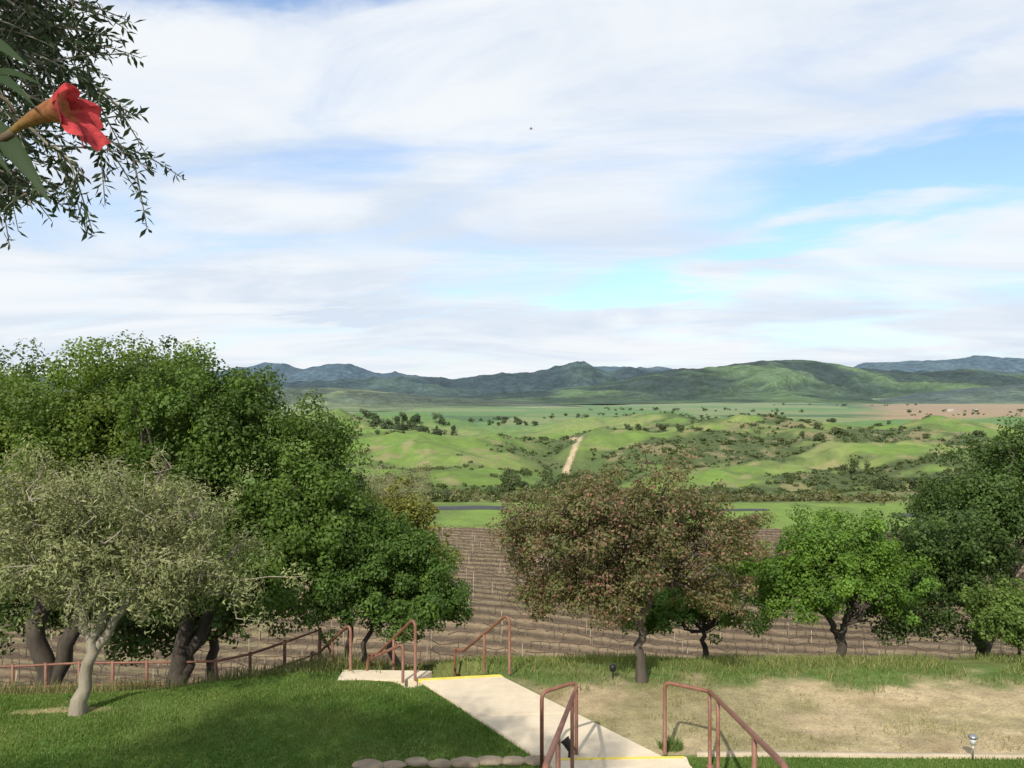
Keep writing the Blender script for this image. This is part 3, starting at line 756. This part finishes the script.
group('distant_trees',spread(362,455,500,640,60,2,6,4,9)+spread(455,600,640,900,16,3,6,4,7),((.045,.065,.028),(.075,.10,.04)),62,300,.2)
group('distant_trees',[(853,300,3.2,9),(866,305,2.5,7),(842,302,2.5,6)]+spread(620,700,420,500,18,2,4,3,6)+spread(880,1040,205,270,50,1.5,4.0,2.5,6)+spread(760,1024,400,560,34,2,5,3,6)+spread(560,760,200,260,24,1.2,3,1.5,4),((.06,.08,.03),(.095,.115,.042)),63,380,.18)
group('bare_willow_trees',spread(355,425,165,210,38,2.0,3.8,5,11),((.18,.175,.10),(.25,.235,.14)),64,240,.10)
cluster('tree_line',900,1250,2100,.62,420,4,9,((.05,.075,.035),(.075,.10,.042)),65,40)
cluster('tree_line',800,640,1200,.61,160,2.5,5.5,((.06,.08,.034),(.085,.11,.042)),66,50)

# ------------------------------------------------------------ valley road / farm buildings
M_asph=solid_mat('asphalt',(.05,.053,.06),.85,2,.25,.3)
def road(x0,x1,y0,w_):
    xs=np.linspace(x0,x1,50); yc=y0+.8*np.sin(xs/11.); V=[];Fr=[]
    for i,(x,y) in enumerate(zip(xs,yc)):
        zz=max(T_(x,y+q) for q in (-w_,0,w_))
        V+=[(x,y-w_,zz+.05),(x,y,zz+.12),(x,y+w_,zz+.05)]
        if i: q=3*(i-1); Fr+=[(q,q+3,q+4,q+1),(q+1,q+4,q+5,q+2)]
    mesh_from('road',np.array(V),np.array(Fr),M_asph,smooth=True)
road(-95,gx(506,150),150.5,2.2); road(gx(700,150),gx(765,150),149.5,1.3); road(gx(893,147),110,147,2.0)
M_wall=solid_mat('painted_wall',(.5,.46,.40),.8,1,.1,.1); M_roof=solid_mat('metal_roof',(.40,.37,.34),.6,1,.15,.1); M_win=solid_mat('window_glass',(.03,.04,.05),.2,1,.1,0)
def barn(px,d,w_,l,hh):
    x=gx(px,d); z=T_(x,d)-.3; e=empty('farm_building')
    V=np.array([(-w_,-l,0),(w_,-l,0),(w_,l,0),(-w_,l,0),(-w_,-l,hh),(w_,-l,hh),(w_,l,hh),(-w_,l,hh),(-w_,0,hh*1.45),(w_,0,hh*1.45)],float)+[x,d,z]
    mesh_from('walls',V,np.array([(0,1,5,4),(1,2,6,5),(2,3,7,6),(3,0,4,7)]),M_wall,parent=e)
    me=bpy.data.meshes.new('gables'); me.from_pydata([tuple(v) for v in V],[],[(4,7,8),(5,9,6)]); me.materials.append(M_wall)
    o=bpy.data.objects.new('gables',me); scene.collection.objects.link(o); o.parent=e
    ov=.4; R_=np.array([(-w_-ov,-l-ov,hh-.2),(w_+ov,-l-ov,hh-.2),(w_+ov,0,hh*1.45+.1),(-w_-ov,0,hh*1.45+.1),(w_+ov,l+ov,hh-.2),(-w_-ov,l+ov,hh-.2)],float)+[x,d,z]
    mesh_from('roof',R_,np.array([(0,1,2,3),(3,2,4,5)]),M_roof,parent=e)
    Wv=[];Wf=[]
    for k,cx in enumerate(np.linspace(-w_*.7,w_*.7,4)):
        Wv+=[(x+cx-.5,d-l-.03,z+hh*.35),(x+cx+.5,d-l-.03,z+hh*.35),(x+cx+.5,d-l-.03,z+hh*.8),(x+cx-.5,d-l-.03,z+hh*.8)]; Wf.append((4*k,4*k+1,4*k+2,4*k+3))
    mesh_from('windows',np.array(Wv),np.array(Wf),M_win,parent=e)
barn(950,1650,6,4,3); barn(975,1700,4,3,3)
tb=TB(); bx,by,bz=gx(531,60),60,H+(HY-128)/F*60
tb.tube(np.array([(bx-.12,by,bz),(bx-.04,by,bz+.01),(bx+.06,by,bz+.01),(bx+.14,by,bz)]),[.01,.035,.03,.01],8)
ob=tb.obj('bird',M_blk)
V=np.array([(bx-.03,by,bz+.02),(bx+.05,by,bz+.02),(bx+.03,by-.16,bz+.09),(bx-.02,by-.15,bz+.09),(bx+.0,by-.32,bz+.04),(bx-.03,by-.30,bz+.04),
  (bx+.03,by+.16,bz+.09),(bx-.02,by+.15,bz+.09),(bx+.0,by+.32,bz+.04),(bx-.03,by+.30,bz+.04)])
mesh_from('wings',V,np.array([(0,1,2,3),(3,2,4,5),(1,0,7,6),(6,7,9,8)]),M_blk,parent=ob)

# ------------------------------------------------------------ light
AZ=math.radians(199); EL=math.radians(37)
sd=Vector((math.sin(AZ)*math.cos(EL),math.cos(AZ)*math.cos(EL),math.sin(EL)))
L=bpy.data.lights.new('sun','SUN'); L.energy=5.0; L.angle=math.radians(.6); L.color=(1,.94,.82)
lo=bpy.data.objects.new('sun',L); scene.collection.objects.link(lo); lo.rotation_euler=sd.to_track_quat('Z','Y').to_euler()
w=bpy.data.worlds.new('World'); scene.world=w; w.use_nodes=True; nt=w.node_tree
for n_ in list(nt.nodes): nt.nodes.remove(n_)
out=nt.nodes.new('ShaderNodeOutputWorld'); bg=nt.nodes.new('ShaderNodeBackground'); bg.inputs['Strength'].default_value=.112
sky=nt.nodes.new('ShaderNodeTexSky'); sky.sky_type='NISHITA'; sky.sun_disc=False; sky.sun_elevation=EL; sky.sun_rotation=AZ
sky.air_density=1.0; sky.dust_density=1.2; sky.ozone_density=1.5
tc=nt.nodes.new('ShaderNodeTexCoord'); sep=nt.nodes.new('ShaderNodeSeparateXYZ'); nt.links.new(tc.outputs['Generated'],sep.inputs[0])
x,y,z=sep.outputs
zc=mth(nt,'ADD',mth(nt,'MAXIMUM',z,0.0),.16)
u=mth(nt,'DIVIDE',x,zc); v=mth(nt,'DIVIDE',y,zc)
def comb(a,b,c=0.0):
    n_=nt.nodes.new('ShaderNodeCombineXYZ')
    for i,q in enumerate((a,b,c)):
        if isinstance(q,(int,float)): n_.inputs[i].default_value=q
        else: nt.links.new(q,n_.inputs[i])
    return n_.outputs[0]
uv=comb(mth(nt,'MULTIPLY',u,.6),mth(nt,'ADD',v,mth(nt,'MULTIPLY',u,.22)),0.0)
n1=noise(nt,uv,1.7,8,.57,.9)
n2=noise(nt,comb(mth(nt,'MULTIPLY',u,.5),mth(nt,'MULTIPLY',v,.8),7.3),.9,2,.5,.3)
az=mth(nt,'ARCTAN2',x,y)
wz=noise(nt,uv,2.2,5,.6,.4)
azw=mth(nt,'ADD',az,mth(nt,'MULTIPLY',mth(nt,'SUBTRACT',n1,.5),.34))
elw=mth(nt,'ADD',z,mth(nt,'MULTIPLY',mth(nt,'SUBTRACT',wz,.5),.11))
def patch(a0,e0,wa,we,amp,tilt=0.0):
    da=mth(nt,'SUBTRACT',azw,a0)
    ee=mth(nt,'SUBTRACT',mth(nt,'SUBTRACT',elw,e0),mth(nt,'MULTIPLY',da,tilt))
    a=mth(nt,'POWER',mth(nt,'ABSOLUTE',mth(nt,'DIVIDE',da,wa)),2.0); b=mth(nt,'POWER',mth(nt,'ABSOLUTE',mth(nt,'DIVIDE',ee,we)),2.0)
    return mth(nt,'MULTIPLY',mth(nt,'EXPONENT',mth(nt,'MULTIPLY',mth(nt,'ADD',a,b),-1.0)),amp)
tot=None
for p_ in [(.15,.125,.11,.018,.85,.02),(.47,.235,.20,.024,.8,.0),(-.27,.430,.26,.024,.5,.1),(.36,.215,.16,.014,.4,.15),(-.15,.27,.25,.02,.12,.1),(.50,.33,.10,.02,.25,.1),(.30,.165,.18,.012,.4,.1),(-.4,.2,.12,.02,.15,.1)]:
    q=patch(*p_); tot=q if tot is None else mth(nt,'ADD',tot,q)
dens=mth(nt,'SUBTRACT',mth(nt,'ADD',mth(nt,'MULTIPLY',n1,1.3),mth(nt,'MULTIPLY',n2,.5)),tot)
dens=maprange(nt,dens,.38,.98,.16,1,True)
low=maprange(nt,z,.0,.07,.18,0,True)
dens=mth(nt,'MINIMUM',mth(nt,'ADD',mth(nt,'MULTIPLY',dens,.98),low),1.0)
n3=noise(nt,comb(mth(nt,'MULTIPLY',u,.6),mth(nt,'MULTIPLY',v,1.1),3.1),1.5,6,.58,.6)
gry=maprange(nt,n3,.36,.70,0,1,True)
gp=patch(-.195,.088,.05,.006,1.0)
gry=mth(nt,'MINIMUM',mth(nt,'ADD',gry,gp),1.0)
cm=nt.nodes.new('ShaderNodeMix'); cm.data_type='RGBA'; nt.links.new(gry,cm.inputs[0])
cm.inputs[6].default_value=(8.2,8.5,8.8,1); cm.inputs[7].default_value=(6.3,7.05,8.1,1)
mx=nt.nodes.new('ShaderNodeMix'); mx.data_type='RGBA'; nt.links.new(dens,mx.inputs[0])
sk=nt.nodes.new('ShaderNodeVectorMath'); sk.operation='MULTIPLY'; sk.inputs[1].default_value=(1.30,1.58,1.85); nt.links.new(sky.outputs[0],sk.inputs[0])
nt.links.new(sk.outputs[0],mx.inputs[6]); nt.links.new(cm.outputs[2],mx.inputs[7])
nt.links.new(mx.outputs[2],bg.inputs['Color']); nt.links.new(bg.outputs[0],out.inputs[0])
# ------------------------------------------------------------ camera
c=bpy.data.cameras.new('camera'); c.lens=F/1024*36; c.sensor_width=36; c.clip_end=80000; c.clip_start=.05
co=bpy.data.objects.new('camera',c); scene.collection.objects.link(co); co.location=(0,0,H)
co.rotation_euler=(math.radians(90)+math.atan((HY-384)/F),0,0)
scene.camera=co
scene.view_settings.view_transform='Standard'; scene.view_settings.look='None'; scene.view_settings.exposure=0
